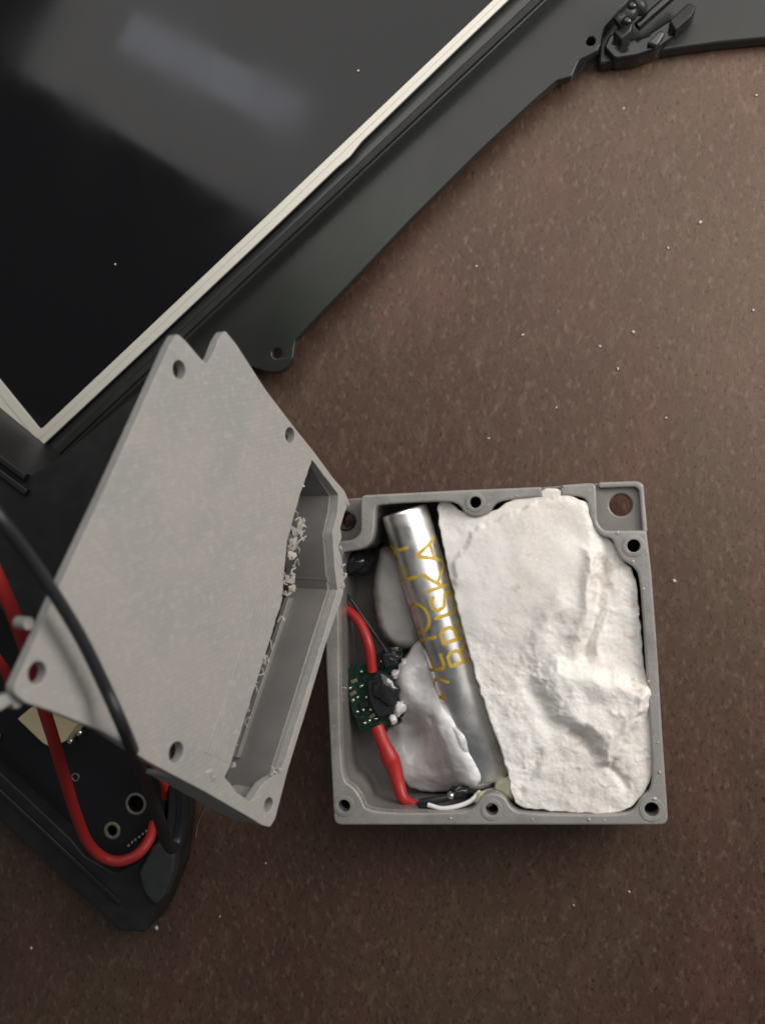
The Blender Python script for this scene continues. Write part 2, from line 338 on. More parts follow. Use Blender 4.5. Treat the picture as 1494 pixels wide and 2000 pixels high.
# ------------------------------------------------------------------ white putty
putty_poly = [(848, 980), (860, 1050), (879, 1130), (905, 1240), (939, 1360), (970, 1450), (990, 1505), (996, 1550), (1012, 1580), (1100, 1588), (1215, 1593), (1262, 1552), (1280, 1490), (1276, 1350), (1262, 1330), (1250, 1210), (1244, 1122), (1210, 1084), (1196, 1052), (1170, 1040), (1158, 1010), (1150, 980), (1118, 970), (1096, 958), (1076, 951), (1054, 958), (992, 976), (955, 1006), (905, 1004), (872, 974)]
lump = [(1046, 1318), (1085, 1288), (1140, 1300), (1210, 1322), (1262, 1338), (1274, 1360), (1240, 1420), (1188, 1492), (1172, 1488), (1165, 1450), (1128, 1420), (1092, 1400), (1062, 1360)]
def putty_h(X0, Y0):
    wx = fbm(X0, Y0, .018, 31) * 11 + fbm(X0, Y0, .07, 33) * 2; wy = fbm(X0, Y0, .018, 57) * 11 + fbm(X0, Y0, .07, 59) * 2
    X, Y = X0 + wx, Y0 + wy
    z = np.full(X.shape, 17.0)
    z += 1.6 * np.exp(-(((X - 1060) / 120) ** 2 + ((Y - 1090) / 130) ** 2))
    sheet = sdf(X, Y, [(885, 1300), (878, 1180), (884, 1095), (930, 1030), (1040, 980), (1090, 962), (1140, 985), (1160, 1050), (1158, 1150), (1140, 1260), (1060, 1420), (960, 1420)])
    z += .7 * sstep(sheet, -3, 9) * (1 - sstep(Y, 1180, 1320))
    z -= 2.3 * np.exp(-(line_dist(X, Y, [(1182, 1090), (1174, 1150), (1162, 1215), (1148, 1280)]) / 11) ** 2) * sstep(Y, 1060, 1130)
    z += 1.2 * np.exp(-(line_dist(X, Y, [(1152, 1080), (1148, 1150), (1128, 1240)]) / 15) ** 2)
    z -= 1.1 * sstep(X, 1162, 1192) * (1 - sstep(Y, 1290, 1345))
    ld = sdf(X, Y, lump)
    z += 2.2 * sstep(ld, -12, 26) - .9 * np.exp(-(((X - 1150) / 50) ** 2 + ((Y - 1372) / 28) ** 2))
    z += .9 * np.exp(-(line_dist(X, Y, [(1256, 1352), (1228, 1420), (1186, 1480)]) / 11) ** 2)
    z -= 1.7 * np.exp(-(line_dist(X, Y, [(1112, 1432), (1140, 1446), (1164, 1474)]) / 9) ** 2)
    z -= .9 * np.exp(-(line_dist(X, Y, [(1046, 1300), (1034, 1345), (1078, 1412)]) / 18) ** 2)
    z += .9 * np.exp(-(line_dist(X, Y, [(1094, 1180), (1062, 1240), (1050, 1290)]) / 24) ** 2)
    z -= .8 * np.exp(-(line_dist(X, Y, [(1052, 1478), (1012, 1545)]) / 12) ** 2)
    z -= .9 * np.exp(-(line_dist(X, Y, [(1190, 1498), (1220, 1532)]) / 8) ** 2)
    z -= 1.4 * sstep(-X, -940, -860) * sstep(-Y, -1060, -1000)
    rough = .18 + .82 * np.clip(sstep(Y, 1180, 1330) + sstep(X, 1150, 1190), 0, 1)
    z += fbm(X0, Y0, .010, 3, 2) * .5 + rough * (fbm(X0, Y0, .03, 9, 2) * .26 + fbm(X0, Y0, .12, 4, 2) * .07 + np.clip(fbm(X0, Y0, .22, 8, 2) - .15, 0, 1) * .16)
    z += rough * .35 * np.clip(fbm(X0, Y0, .055, 44, 2) - .35, 0, 1)
    return z
o = height_mass('putty', putty_poly, putty_h, 2.2, 2.1, 6, M['putty'], zref=17, base=(42, 30, 2.2), grow=4)
tag(o, 'thick crumbly white putty packed into the right side of the case', 'putty')

# ------------------------------------------------------------------ silver tube with lettering
CR = 4.45
A0 = at(789, 996, 14.2); A1 = at(953, 1520, 10.6)
ax = (A1 - A0); CL = np.linalg.norm(ax); ax /= CL
side = np.cross(ax, [0, 0, 1.0]); side /= np.linalg.norm(side)          # towards image left or right
if side[0] < 0: side = -side
upv = np.cross(side, ax)
if upv[2] < 0: upv = -upv
cyl = root('metal_tube', (A0 + A1) / 2 - np.array([0, 0, CR]), 'silver metal tube with mustard hand lettering lying beside the white putty', 'tube')
prof = [(-.02, .0), (-.02, CR - .9), (.0, CR - .55), (.18, CR - .22), (.5, CR - .05), (.9, CR), (CL - .7, CR), (CL - .3, CR - .12), (CL, CR - .4), (CL, 0)]
V = []; Fs = []; SG = 72
for s, r in prof:
    for k in range(SG):
        t = 2 * math.pi * k / SG; V.append(A0 + ax * s + (side * math.sin(t) + upv * math.cos(t)) * r)
for i in range(len(prof) - 1):
    for k in range(SG): Fs.append([i * SG + k, (i + 1) * SG + k, (i + 1) * SG + (k + 1) % SG, i * SG + (k + 1) % SG])
build('tube_shell', V, Fs, M['steel'], cyl, 30)
G = {   # strokes in a unit cell: x along reading direction, y up
 'B': [[(0, 0), (0, 1), (.55, 1), (.75, .88), (.75, .62), (.55, .5), (0, .5)], [(.55, .5), (.85, .36), (.85, .13), (.6, 0), (0, 0)]],
 'R': [[(0, 0), (0, 1), (.6, 1), (.85, .85), (.85, .6), (.6, .45), (0, .45)], [(.45, .45), (.9, 0)]],
 'I': [[(.3, 0), (.3, 1)]],
 'S': [[(0, .1), (.3, 0), (.7, 0), (.9, .16), (.85, .4), (.15, .58), (.05, .85), (.3, 1), (.65, 1), (.88, .88)]],
 'K': [[(0, 0), (0, 1)], [(.85, 1), (.05, .42)], [(.25, .56), (.95, 0)]],
 'A': [[(0, 0), (.5, 1), (1, 0)], [(.2, .36), (.8, .36)]],
 'D': [[(0, .35), (0, .75)], [(.1, 1), (.55, .97), (.9, .72), (.95, .35), (.7, .05)]],
 'E': [[(0, 0), (0, 1)], [(0, 0), (.85, 0)], [(0, .5), (.65, .5)], [(0, 1), (.85, 1)]],
 'T': [[(.5, 0), (.5, 1)], [(0, 1), (1, 1)]],
 'O': [[(.5 + .5 * math.cos(t), .5 + .5 * math.sin(t)) for t in np.linspace(0, 2 * math.pi, 25)]],
 'P': [[(0, 0), (0, 1), (.6, 1), (.88, .82), (.88, .6), (.6, .45), (0, .45)]],
 'Y': [[(.5, 0), (.5, .5), (0, 1)], [(.5, .5), (1, 1)]],
}
def axis_s(py):   # distance along the tube for a height in the photograph
    lo, hi = 0, CL
    for _ in range(40):
        mid = (lo + hi) / 2; p = A0 + ax * mid + upv * CR; q = RC @ (p - CC); y = 1000 - F * q[1] / -q[2]
        if y < py: lo = mid
        else: hi = mid
    return lo
def letter(ch, y0, y1, th0, th1, wid=.33):
    """y0: end where the letter begins (lower in the picture), y1: where it ends; th0 baseline angle, th1 cap angle (degrees)"""
    s0, s1 = axis_s(y0), axis_s(y1); V = []; Fs = []
    def place(s, arc):
        t = arc / CR; return A0 + ax * s + (side * math.sin(t) + upv * math.cos(t)) * (CR + .035)
    for st in G[ch]:
        pts = np.array([(s0 + (s1 - s0) * x, CR * math.radians(th0 + (th1 - th0) * y)) for x, y in st])
        d = [pts[0]]
        for i in range(len(pts) - 1):
            n = max(2, int(np.linalg.norm(pts[i + 1] - pts[i]) / .25))
            for k in range(1, n + 1): d.append(pts[i] + (pts[i + 1] - pts[i]) * k / n)
        d = np.array(d); T = np.gradient(d, axis=0); T /= np.linalg.norm(T, axis=1)[:, None] + 1e-9; Nn = np.stack([-T[:, 1], T[:, 0]], 1)
        b0 = len(V)
        for i in range(len(d)):
            ww = wid * (1 + .18 * noise.noise(Vector((d[i][0] * .9, d[i][1] * .9, 3))))
            for q in (-1, 1): p = d[i] + Nn[i] * ww * q; V.append(place(*p))
        for i in range(len(d) - 1): Fs.append([b0 + 2 * i, b0 + 2 * i + 1, b0 + 2 * i + 3, b0 + 2 * i + 2])
        for e in (0, -1):
            b1 = len(V); V.append(place(*d[e]))
            for k in range(10): a = 2 * math.pi * k / 10; V.append(place(*(d[e] + wid * np.array([math.cos(a), math.sin(a)]))))
            for k in range(10): Fs.append([b1, b1 + 1 + k, b1 + 1 + (k + 1) % 10])
    build('letter', V, Fs, M['ink'], cyl, 0)
for ch, y0, y1 in [('B', 1302, 1270), ('R', 1258, 1228), ('I', 1214, 1196), ('S', 1198, 1166), ('K', 1156, 1118), ('A', 1110, 1064)]:
    letter(ch, y0, y1, 68, 3)
for ch, y0, y1 in [('D', 1356, 1318), ('E', 1302, 1272), ('T', 1256, 1228), ('O', 1228, 1172), ('P', 1124, 1096), ('Y', 1082, 1052)]:
    letter(ch, y0, y1, -12, -78)

# ------------------------------------------------------------------ compounds round the tube
def slab_h(X, Y): return 9.3 + 1.4 * np.exp(-(((X - 770) / 40) ** 2 + ((Y - 1180) / 80) ** 2)) + fbm(X, Y, .02, 2) * .25
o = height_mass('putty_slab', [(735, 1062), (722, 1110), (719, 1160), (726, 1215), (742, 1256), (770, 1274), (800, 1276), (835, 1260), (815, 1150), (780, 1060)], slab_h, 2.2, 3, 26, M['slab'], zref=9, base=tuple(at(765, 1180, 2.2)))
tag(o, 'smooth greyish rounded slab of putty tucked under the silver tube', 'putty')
glue_poly = [(800, 1256), (782, 1290), (764, 1322), (756, 1336), (772, 1360), (758, 1384), (756, 1402), (776, 1416), (752, 1424), (734, 1446), (748, 1490), (772, 1535), (796, 1562), (830, 1566), (880, 1560), (930, 1560), (975, 1545), (1006, 1532), (985, 1500), (962, 1460), (922, 1380), (884, 1300), (845, 1250), (815, 1245)]
def glue_h(X, Y):
    z = 6.0 + (6.2 + 3.5 * sstep(Y, 1320, 1410)) * np.exp(-(line_dist(X, Y, [(836, 1300), (878, 1400), (930, 1505)]) / 58) ** 2)
    z += .9 * np.exp(-(line_dist(X, Y, [(795, 1320), (815, 1370)]) / 20) ** 2)
    z += 3.6 * np.exp(-(((X - 785) / 30) ** 2 + ((Y - 1345) / 52) ** 2))
    z -= 4.6 * np.exp(-(((X - 806) / 22) ** 2 + ((Y - 1450) / 32) ** 2)) + 1.6 * np.exp(-(((X - 786) / 14) ** 2 + ((Y - 1420) / 12) ** 2))
    z -= .9 * np.exp(-(line_dist(X, Y, [(845, 1400), (870, 1470), (875, 1500)]) / 8) ** 2)
    z += .5 * np.exp(-(line_dist(X, Y, [(860, 1420), (890, 1500)]) / 12) ** 2)
    z -= 1.8 * sstep(Y, 1520, 1565) + 2.0 * sstep(-X, -790, -745) * sstep(Y, 1400, 1450)
    return z + fbm(X, Y, .018, 7) * .35 + fbm(X, Y, .06, 12) * .08
o = height_mass('glue_mass', glue_poly, glue_h, 2.2, 2.2, 10, M['glue'], zref=10, base=tuple(at(850, 1450, 2.2)))
tag(o, 'smooth white glue poured along the lower half of the silver tube', 'glue')
def smear_h(X, Y): return 16.0 - .012 * (Y - 1430) + fbm(X, Y, .03, 3) * .4 - 1.1 * np.exp(-(line_dist(X, Y, [(925, 1480), (945, 1512)]) / 5) ** 2)
o = height_mass('glue_smear', [(868, 1345), (884, 1395), (902, 1404), (922, 1418), (932, 1445), (944, 1480), (956, 1512), (940, 1530), (900, 1510), (880, 1460), (862, 1400)], smear_h, 10.5, 2.6, 30, M['clear_glue'], zref=13, base=tuple(at(915, 1460, 7.5)))
tag(o, 'greyish clear glue smear with bubbles over the end of the silver tube', 'glue')
for c, r, a in [((994, 1540, 13), (2.8, 2.4, 2.4), .3), ((950, 1560, 14.5), (2.6, 1.6, 1.6), 1.3)]:
    o = blob('glue_drop', at(*c), r, M['yellow_glue'], None, .3, .7, 3, .2, base=tuple(at(*c)), seed=a)
    tag(o, 'yellowish glue lump at the butt of the silver tube' if a < 1 else 'yellowish glue lump above the middle screw hole of the case', 'glue')
o = blob('resin_blob', at(697, 1098, 8.5), (3.8, 2.6, 3.2), M['tar'], None, .35, .7, 3, .5, base=tuple(at(697, 1098, 5)), seed=4)
tag(o, 'shiny black resin blob in the notch corner of the case', 'resin')

# ------------------------------------------------------------------ little green board
brd = root('green_circuit_board', at(720, 1350, 6), 'small dark green circuit board with solder dots standing in glue', 'circuit board')
gb = prism('board', [fillet(px2([(668, 1306), (716, 1298), (728, 1284), (752, 1266), (786, 1262), (784, 1292), (772, 1314), (786, 1340), (778, 1376), (792, 1398), (772, 1408), (742, 1424), (704, 1430), (684, 1380)], 10.3), 1.2)], 9.0, 10.2, M['pcb_green'], brd, .12)
c = px2([(716, 1330), (756, 1322), (778, 1350), (768, 1392), (738, 1404), (722, 1372)], 12)
prism('chip', [fillet(c, .8)], 10.2, 12.0, M['chip'], gb, .35)
prism('capacitor', [fillet(px2([(746, 1276), (774, 1274), (776, 1298), (752, 1306)], 12.5), .6)], 10.2, 12.8, M['chip'], gb, .4)
for k, (x, y) in enumerate([(684, 1344), (706, 1340), (690, 1368), (699, 1362), (716, 1362), (698, 1390), (710, 1386), (724, 1386), (712, 1412), (722, 1408), (734, 1404), (744, 1292), (764, 1290), (706, 1312), (740, 1314)]):
    blob('solder_joint', at(x, y, 10.4), (.42 + .16 * random.random(), .38, .4), M['solder'], gb, .3, 1, 1, random.random() * 3, seed=k)
prism('chip', [fillet(px2([(700, 1374), (716, 1370), (720, 1380), (704, 1384)], 11), .2)], 10.2, 10.9, M['chip'], gb, .1)
prism('chip', [fillet(px2([(728, 1416), (742, 1408), (748, 1414), (734, 1422)], 11), .2)], 10.2, 11.0, M['chip'], gb, .1)

blob('resin', at(764, 1284, 11.2), (1.7, 1.5, 1.5), M['tar'], gb, .5, .9, 3, .4, seed=3)
blob('resin', at(752, 1346, 11.9), (2.3, 3.0, .9), M['tar'], gb, .4, .9, 3, .3, seed=6)
for k, (x, y, a, b_) in enumerate([(776, 1318, 1.3, .9), (780, 1384, 1.6, 1.0), (768, 1404, 1.0, .8), (790, 1300, 1.1, 1.3)]):
    blob('glue_drip', at(x, y, 10.6), (a, b_, .8), M['glue'], gb, .45, .9, 3, k, seed=k + 20)
for k, (x, y, a) in enumerate([(692, 1330, .3), (712, 1324, .9), (690, 1354, .5), (706, 1402, .2), (728, 1398, .6), (738, 1302, 1.1), (772, 1268, .2)]):
    c = at(x, y, 10.2)[:2]; dx = np.array([math.cos(a), math.sin(a)]) * .62; dy = np.array([-math.sin(a), math.cos(a)]) * .34
    prism('resistor', [np.array([c - dx - dy, c + dx - dy, c + dx + dy, c - dx + dy])], 10.15, 10.75, M['chip'] if k % 2 else M['gold'], gb, .06)
def wire(name, pts, rad, m, label, wob=0.02, n=12):
    P = catmull(pxpath(pts), n); b = P[np.argmin(P[:, 2])]
    V, Fs = tube_geo(P, rad, 14, True, wob); o = build(name, V, Fs, m, None, 60, tuple(b))
    return tag(o, label, 'wire')
wire('red_wire', [(600, 1150, 6), (640, 1165, 7), (668, 1182, 9), (700, 1212, 10.5), (720, 1258, 11.5), (728, 1312, 11.0)], .98, M['wire_red'], 'thin red wire running from under the cover to the green board')
wire('shrink_tubed_red_wire', [(736, 1418, 11), (744, 1440, 11.2), (758, 1472, 11.2), (770, 1500, 10.8), (778, 1530, 11), (786, 1556, 11.5), (800, 1568, 11), (822, 1572, 10)], [1.25, 1.3, 1.35, 1.75, 1.5, 1.3, 1.2, 1.1, .9, .6], M['wire_red'], 'thick lumpy red sleeve between the green board and the glue end', .06)
wire('thin_black_wire', [(650, 1140, 7), (680, 1165, 10), (704, 1198, 10), (730, 1236, 10), (752, 1268, 11.5), (762, 1284, 12)], .38, M['wire_black'], 'thin black wire curving beside the red wire to the green board')
wire('white_wire', [(836, 1572, 15), (862, 1579, 15.6), (892, 1575, 15.6), (918, 1565, 15), (938, 1546, 14)], .46, M['wire_white'], 'short white wire at the foot of the glue mass')
o = blob('black_wire_end', at(830, 1570, 14.2), (1.6, .9, .8), M['tar'], None, .2, .8, 2, .15, base=tuple(at(826, 1569, 8)), seed=2)
tag(o, 'blunt black wire end beside the short white wire', 'wire')
wire('bare_black_lead', [(820, 1567, 14.2), (846, 1563, 14.4), (872, 1558, 14.2), (892, 1549, 13.6)], .7, M['wire_black'], 'short black lead in front of the white glue mass', .1)
sj = root('solder_splice', at(888, 1549, 9.4), 'charred solder splice sticking out of the white glue', 'splice')
blob('charred_tape', at(896, 1547, 13.6), (2.0, 1.2, 1.1), M['tar'], sj, .5, 1.1, 3, .2, seed=5)
blob('solder_ball', at(881, 1554, 14.6), (.75, .85, .75), M['solder'], sj, .35, .9, 2, 0, seed=8)

# ------------------------------------------------------------------ broken cover leaning on the display unit
def plane3(pp):
    P = [at(*p) for p in pp]; n = np.cross(P[1] - P[0], P[2] - P[0]); n /= np.linalg.norm(n)
    if n[2] < 0: n = -n
    u = P[1] - P[0]; u /= np.linalg.norm(u); v = np.cross(n, u)
    return P[0], u, v, n
LO, LU, LV, LN = plane3([(20, 1345, 93), (530, 1615, 45), (703, 1011, 21.5)])
LF = (np.stack([LU, LV, LN], 1), LO)
def lp(px, py):
    d = ray(px, py); t = (LO - CC) @ LN / (d @ LN); q = CC + t * d - LO; return np.array([q @ LU, q @ LV])
def lz(px, py):
    d = ray(px, py); t = (LO - CC) @ LN / (d @ LN); return (CC + t * d)[2]
def lps(pts): return np.array([lp(*p) for p in pts])
cov = root('case_cover', at(690, 1011, 0), 'light grey printed plastic cover leaning over the black tray, cut open along one side', 'cover')
face_px = [(28, 1342), (65, 1262), (115, 1150), (200, 968), (332, 674), (346, 651), (362, 664), (394, 702), (404, 711), (414, 698), (428, 662), (440, 645), (462, 672), (520, 762), (575, 834), (612, 880), (650, 932), (674, 960), (682, 980), (674, 1000), (665, 1030), (668, 1050), (661, 1068), (668, 1092), (673, 1130), (671, 1160), (636, 1260), (598, 1389), (563, 1503), (538, 1600), (528, 1616), (512, 1612), (490, 1598), (400, 1546), (290, 1488), (245, 1458), (200, 1428), (100, 1388), (50, 1372), (30, 1356)]
slot_px = [(610, 898), (640, 938), (661, 966), (660, 1000), (650, 1040), (652, 1080), (655, 1120), (660, 1152), (628, 1256), (586, 1393), (552, 1500), (540, 1512), (514, 1530), (500, 1552), (490, 1567), (464, 1548), (440, 1518), (453, 1488), (491, 1366), (525, 1260), (552, 1170), (556, 1110), (561, 1059), (579, 994), (592, 950)]
def ragged(P, amp, seed):
    P = np.array(P); out = []
    for i in range(len(P)):
        a, b = P[i], P[(i + 1) % len(P)]; n = max(1, int(np.linalg.norm(b - a) / .7)); t = b - a; nn = np.array([-t[1], t[0]]) / (np.linalg.norm(t) + 1e-9)
        for k in range(n):
            q = a + t * k / n; out.append(q + nn * amp * noise.fractal(Vector((q[0] * 1.1, q[1] * 1.1, seed)), 1, 2, 3))
    return np.array(out)
slot = lps(slot_px)
face = fillet(lps(face_px), .5, 3)
lh = [circ(lp(x, y), r, 20) for x, y, r in [(351, 722, 1.35), (567, 850, 1.3), (345, 1469, 1.5), (525, 1572, 1.15), (74, 1314, 1.4)]]
prism('cover_plate', [face, ragged(slot, .16, 2)] + lh, -1.6, 0, M['cover'], cov, .12, LF)
# remaining side walls hang below the plate
def strip(outer_pts, inner_pts): return np.array(list(outer_pts) + list(inner_pts)[::-1])
ro = lps([(612, 880), (650, 932), (674, 960), (682, 980), (674, 1000), (665, 1030), (668, 1050), (661, 1068), (668, 1092), (673, 1130), (671, 1160), (636, 1260), (598, 1389), (563, 1503), (538, 1600)])
ri = lps([(606, 886), (638, 938), (658, 968), (655, 1000), (645, 1042), (647, 1080), (650, 1120), (655, 1152), (622, 1256), (580, 1393), (545, 1503), (524, 1590)])
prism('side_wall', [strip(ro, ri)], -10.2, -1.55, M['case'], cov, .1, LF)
bo = lps([(352, 1521), (400, 1546), (490, 1598), (526, 1614)]); bi = lps([(356, 1512), (400, 1535), (488, 1584), (522, 1602)])
prism('side_wall', [strip(bo, bi)], -7.0, -1.55, M['cover'], cov, .1, LF)
to = lps([(520, 762), (575, 834), (612, 880)]); ti = lps([(515, 768), (570, 842), (607, 889)])
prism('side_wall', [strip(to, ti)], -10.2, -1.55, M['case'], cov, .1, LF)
# inner ledge running below the cut edge, and the corner boss
le = lps([(640, 1172), (612, 1268), (580, 1372), (542, 1492)]); li = lps([(650, 1172), (622, 1268), (590, 1372), (552, 1492)])
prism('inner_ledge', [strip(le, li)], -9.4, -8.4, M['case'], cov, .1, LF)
prism('screw_boss', [circ(lp(524, 1570), 2.1, 24), circ(lp(525, 1572), 1.1, 20)], -7.0, -1.55, M['cover'], cov, .08, LF)
# shallow ribs left by the print along the cut edge
for k in range(7):
    off = 5 + 7 * k
    path = [(561 - off, 1090 + 10 * k), (548 - off, 1170), (521 - off, 1260), (487 - off, 1366), (449 - off, 1488 - 3 * k)]
    q = catmull([LO + LU * p[0] + LV * p[1] + LN * .02 for p in lps(path)], 10)
    q = np.array([p + LN * .06 * noise.noise(Vector(p * .8 + k)) for p in q])
    tube('print_ridge', q, .16, M['cover'], cov, 6)
# frayed flakes of support material
def scrap(px, py, r, h, seed):
    rnd = random.Random(seed); n = 11
    lp2 = [(r * (.35 + .75 * rnd.random()) * math.cos(2 * math.pi * k / n), r * (.35 + .75 * rnd.random()) * math.sin(2 * math.pi * k / n)) for k in range(n)]
    V, Fs = prism_mesh([np.array(lp2)], -.16, .16, .05, 1)
    c = lp(px, py); P = LO + LU * c[0] + LV * c[1] + LN * h
    Rm = np.array((Matrix.Rotation(rnd.uniform(-.7, .7), 3, 'X') @ Matrix.Rotation(rnd.uniform(-.7, .7), 3, 'Y')))
    V = np.array([v + .18 * r * np.array(noise.noise_vector(Vector(v) * 1.4 + Vector((seed, 0, 0)))) for v in V])
    V = (V @ Rm.T) @ LF[0].T + P
    build('print_scrap', V, Fs, M['scrap'], cov, 25)
    if r > .75:
        q = P + (LU * rnd.uniform(-1, 1) + LV * rnd.uniform(-1, 1)) * r
        tube('loose_strand', catmull([P, (P + q) / 2 + LN * .5 * r, q + LN * rnd.uniform(0, .5)], 4), .1, M['scrap'], cov, 6)
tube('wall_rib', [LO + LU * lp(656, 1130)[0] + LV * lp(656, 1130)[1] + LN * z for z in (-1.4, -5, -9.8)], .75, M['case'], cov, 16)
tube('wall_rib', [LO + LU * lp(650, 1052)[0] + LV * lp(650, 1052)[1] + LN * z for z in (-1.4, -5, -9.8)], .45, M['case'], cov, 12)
for k, (x, y, r, h) in enumerate([(583, 1040, 1.5, -.6), (598, 1024, 1.1, -1.0), (575, 1062, 1.3, -.3), (590, 1066, 1.0, -1.2), (573, 1085, .8, -.4), (572, 1130, 1.1, -.5), (578, 1148, .9, -.8), (567, 1152, .7, -.2), (519, 1286, .8, -.2), (522, 1296, .6, -.4), (592, 950, .5, -.3), (466, 1496, .5, -1.0), (536, 1510, .7, -.2), (546, 1504, .5, .1), (532, 1500, .35, 0), (408, 1508, .7, .1), (416, 1520, .5, .1), (670, 1105, .6, .1), (671, 1125, .7, 0), (668, 1145, .5, .1), (664, 1070, .5, .1), (678, 984, .5, .1)]):
    scrap(x, y, r * 1.15, h, k + 1)
rs = random.Random(5)
for k in range(26):
    t = rs.random(); x0 = 586 - 34 * t + rs.uniform(-6, 14); y0 = 1005 + 155 * t + rs.uniform(-8, 8)
    if k > 17: x0, y0 = 552 - 96 * (k - 17) / 9 + rs.uniform(-3, 8), 1180 + 310 * (k - 17) / 9
    c = lp(x0, y0); P = LO + LU * c[0] + LV * c[1] + LN * rs.uniform(-.6, .1); pts = [P]
    for q in range(3): pts.append(pts[-1] + LU * rs.uniform(-.9, 1.1) + LV * rs.uniform(-1, 1) + LN * rs.uniform(-.5, .6))
    tube('loose_strand', catmull(pts, 5), rs.uniform(.07, .15), M['scrap'], cov, 6)
# peg and clip at the high corner
c = lp(76, 1222); tube('peg', [LO + LU * (c[0] - .5) + LV * c[1] + LN * z for z in (-3.2, -2.4, -1.2)], .8, M['cover'], cov, 16)
clip = lps([(2, 1368), (48, 1352), (60, 1366), (58, 1382), (44, 1388), (38, 1376), (14, 1392), (2, 1386)])
prism('clip', [fillet(clip, .3)], -2.8, -1.2, M['cover'], cov, .2, LF)

# ------------------------------------------------------------------ display unit
ZD = 12.3
DO = at(68, 883, ZD); DE = at(1000, 0, ZD) - DO; DE /= np.linalg.norm(DE); DB = np.array([DE[1], -DE[0], 0])
def dv(a, b): p = DO + DE * a * 1.13 + DB * b * 1.13; return p[:2]
def dvs(pts): return np.array([dv(*p) for p in pts])
dsp = root('display_unit', (*dv(60, -40), 0), 'black display unit with champagne framed glossy screen and a smoky black flange', 'display')
A1_ = 133.0
prism('housing', [fillet(dvs([(-5, -96), (A1_, -96), (A1_, 3.4), (-5, 3.4)]), 1.2)], .2, 10.0, M['black_wall'], dsp, .4)
prism('rim_ridge', [fillet(dvs([(-4.4, -95.4), (A1_ - .6, -95.4), (A1_ - .6, 3.0), (-4.4, 3.0)]), 1.0), fillet(dvs([(-2.8, -93.6), (A1_ - 2, -93.6), (A1_ - 2, 1.7), (-2.8, 1.7)]), .8)], 10.0, 10.9, M['black_matte'], dsp, .3)
bz_o = dvs([(0, -91), (131, -91), (131, -.75), (104, -.55), (80, -.25), (77, .25), (74, .1), (60, .2), (30, .15), (0, 0)])
bz_m = dvs([(1.7, -89.5), (129.5, -89.5), (129.5, -1.6), (60, -1.0), (1.7, -1.15)])
bz_i = dvs([(3.5, -88.2), (128.5, -88.2), (128.5, -2.4), (60, -2.2), (3.5, -2.3)])
prism('screen_glass', [bz_o], 10.1, 11.6, M['glass'], dsp, .1)
bzl = prism('bezel', [fillet(bz_o, .4), fillet(bz_i, .9)], 11.62, 12.1, M['bezel'], dsp, .12)
prism('bezel_lip', [fillet(bz_m, 1.4), fillet(bz_i, .9)], 12.1, 12.22, M['bezel'], bzl, .05)
# wide flange lying near the table, with two screw ears
fl = px2([(380, 800), (490, 716), (505, 722), (522, 727), (541, 728), (560, 719), (572, 702), (575, 680), (578, 664), (600, 641), (700, 537), (800, 431), (932, 299), (1040, 198), (1086, 158), (1116, 150), (1130, 118), (1150, 108), (1166, 100), (1174, 84), (1180, 55), (1262, -40), (1200, -140), (1000, -70), (400, 560), (300, 700)], 6.5)
prism('flange', [fillet(fl, .5), circ(at(541, 690, 6.5)[:2], .95, 20), circ(at(1153, 80, 6.5)[:2], .8, 20)], 4.2, 6.5, M['flange'], dsp, .35)
prism('flange_rail', [fillet(px2([(700, 440), (1040, 110), (1080, 140), (740, 480)], 2), .5)], .3, 4.15, M['black_matte'], dsp, .2)
# hinge at the far end
hg = px2([(1178, 92), (1190, 66), (1214, 60), (1232, 74), (1262, 66), (1300, 40), (1340, 18), (1356, 26), (1318, 70), (1282, 96), (1240, 110), (1200, 116)], 5.5)
hb_ = prism('hinge_bracket', [fillet(hg, .6)], .3, 5.5, M['black_gloss'], dsp, .6)
prism('hinge_clip', [fillet(px2([(1196, 60), (1222, 34), (1238, 44), (1232, 62), (1212, 78)], 8.5), .5)], 4, 8.5, M['grey_black'], hb_, .5)
prism('hinge_clip', [fillet(px2([(1262, 84), (1288, 58), (1300, 62), (1282, 90)], 7.0), .5)], 4, 7.0, M['black_wall'], hb_, .4)
P0 = at(1204, 46, 10); P1 = at(1256, 4, 10)
tube('hinge_pin', [P0 + (P1 - P0) * t for t in np.linspace(0, 1, 18)], [1.2, 1.5, 1.2, 1.5, 1.6, 1.3, 1.9, 1.9, 1.3], M['grey_black'], hb_, 20)
P2 = at(1244, 52, 8); P3 = at(1318, -14, 8)
tube('hinge_rod', [P2 + (P3 - P2) * t for t in np.linspace(0, 1, 6)], .9, M['black_gloss'], hb_, 18)
prism('hinge_stop', [fillet(px2([(1306, 40), (1344, 4), (1360, 12), (1350, 32), (1318, 60)], 8), .5)], 3, 8, M['black_matte'], hb_, .4)
for x, y in [(1234, 10), (1224, 40)]: blob('hinge_screw', at(x, y, 11.6), (.9, .9, .5), M['black_gloss'], hb_, .1, 1, 2, 0, seed=3)
c1 = at(1120, 130, 3); tube('foot_pin', [c1 + np.array([DE[0], DE[1], 0]) * t for t in (-3.2, -1, 1.2, 3.2)], [1.5, 1.6, 1.6, 1.2], M['black_gloss'], dsp, 18)
arm = px2([(1168, 128), (1230, 112), (1300, 98), (1400, 84), (1494, 75), (1640, 60), (1640, -260), (1168, -260)], 3.6)
prism('side_arm', [fillet(arm, 1.0)], .4, 3.6, M['flange'], dsp, .6)

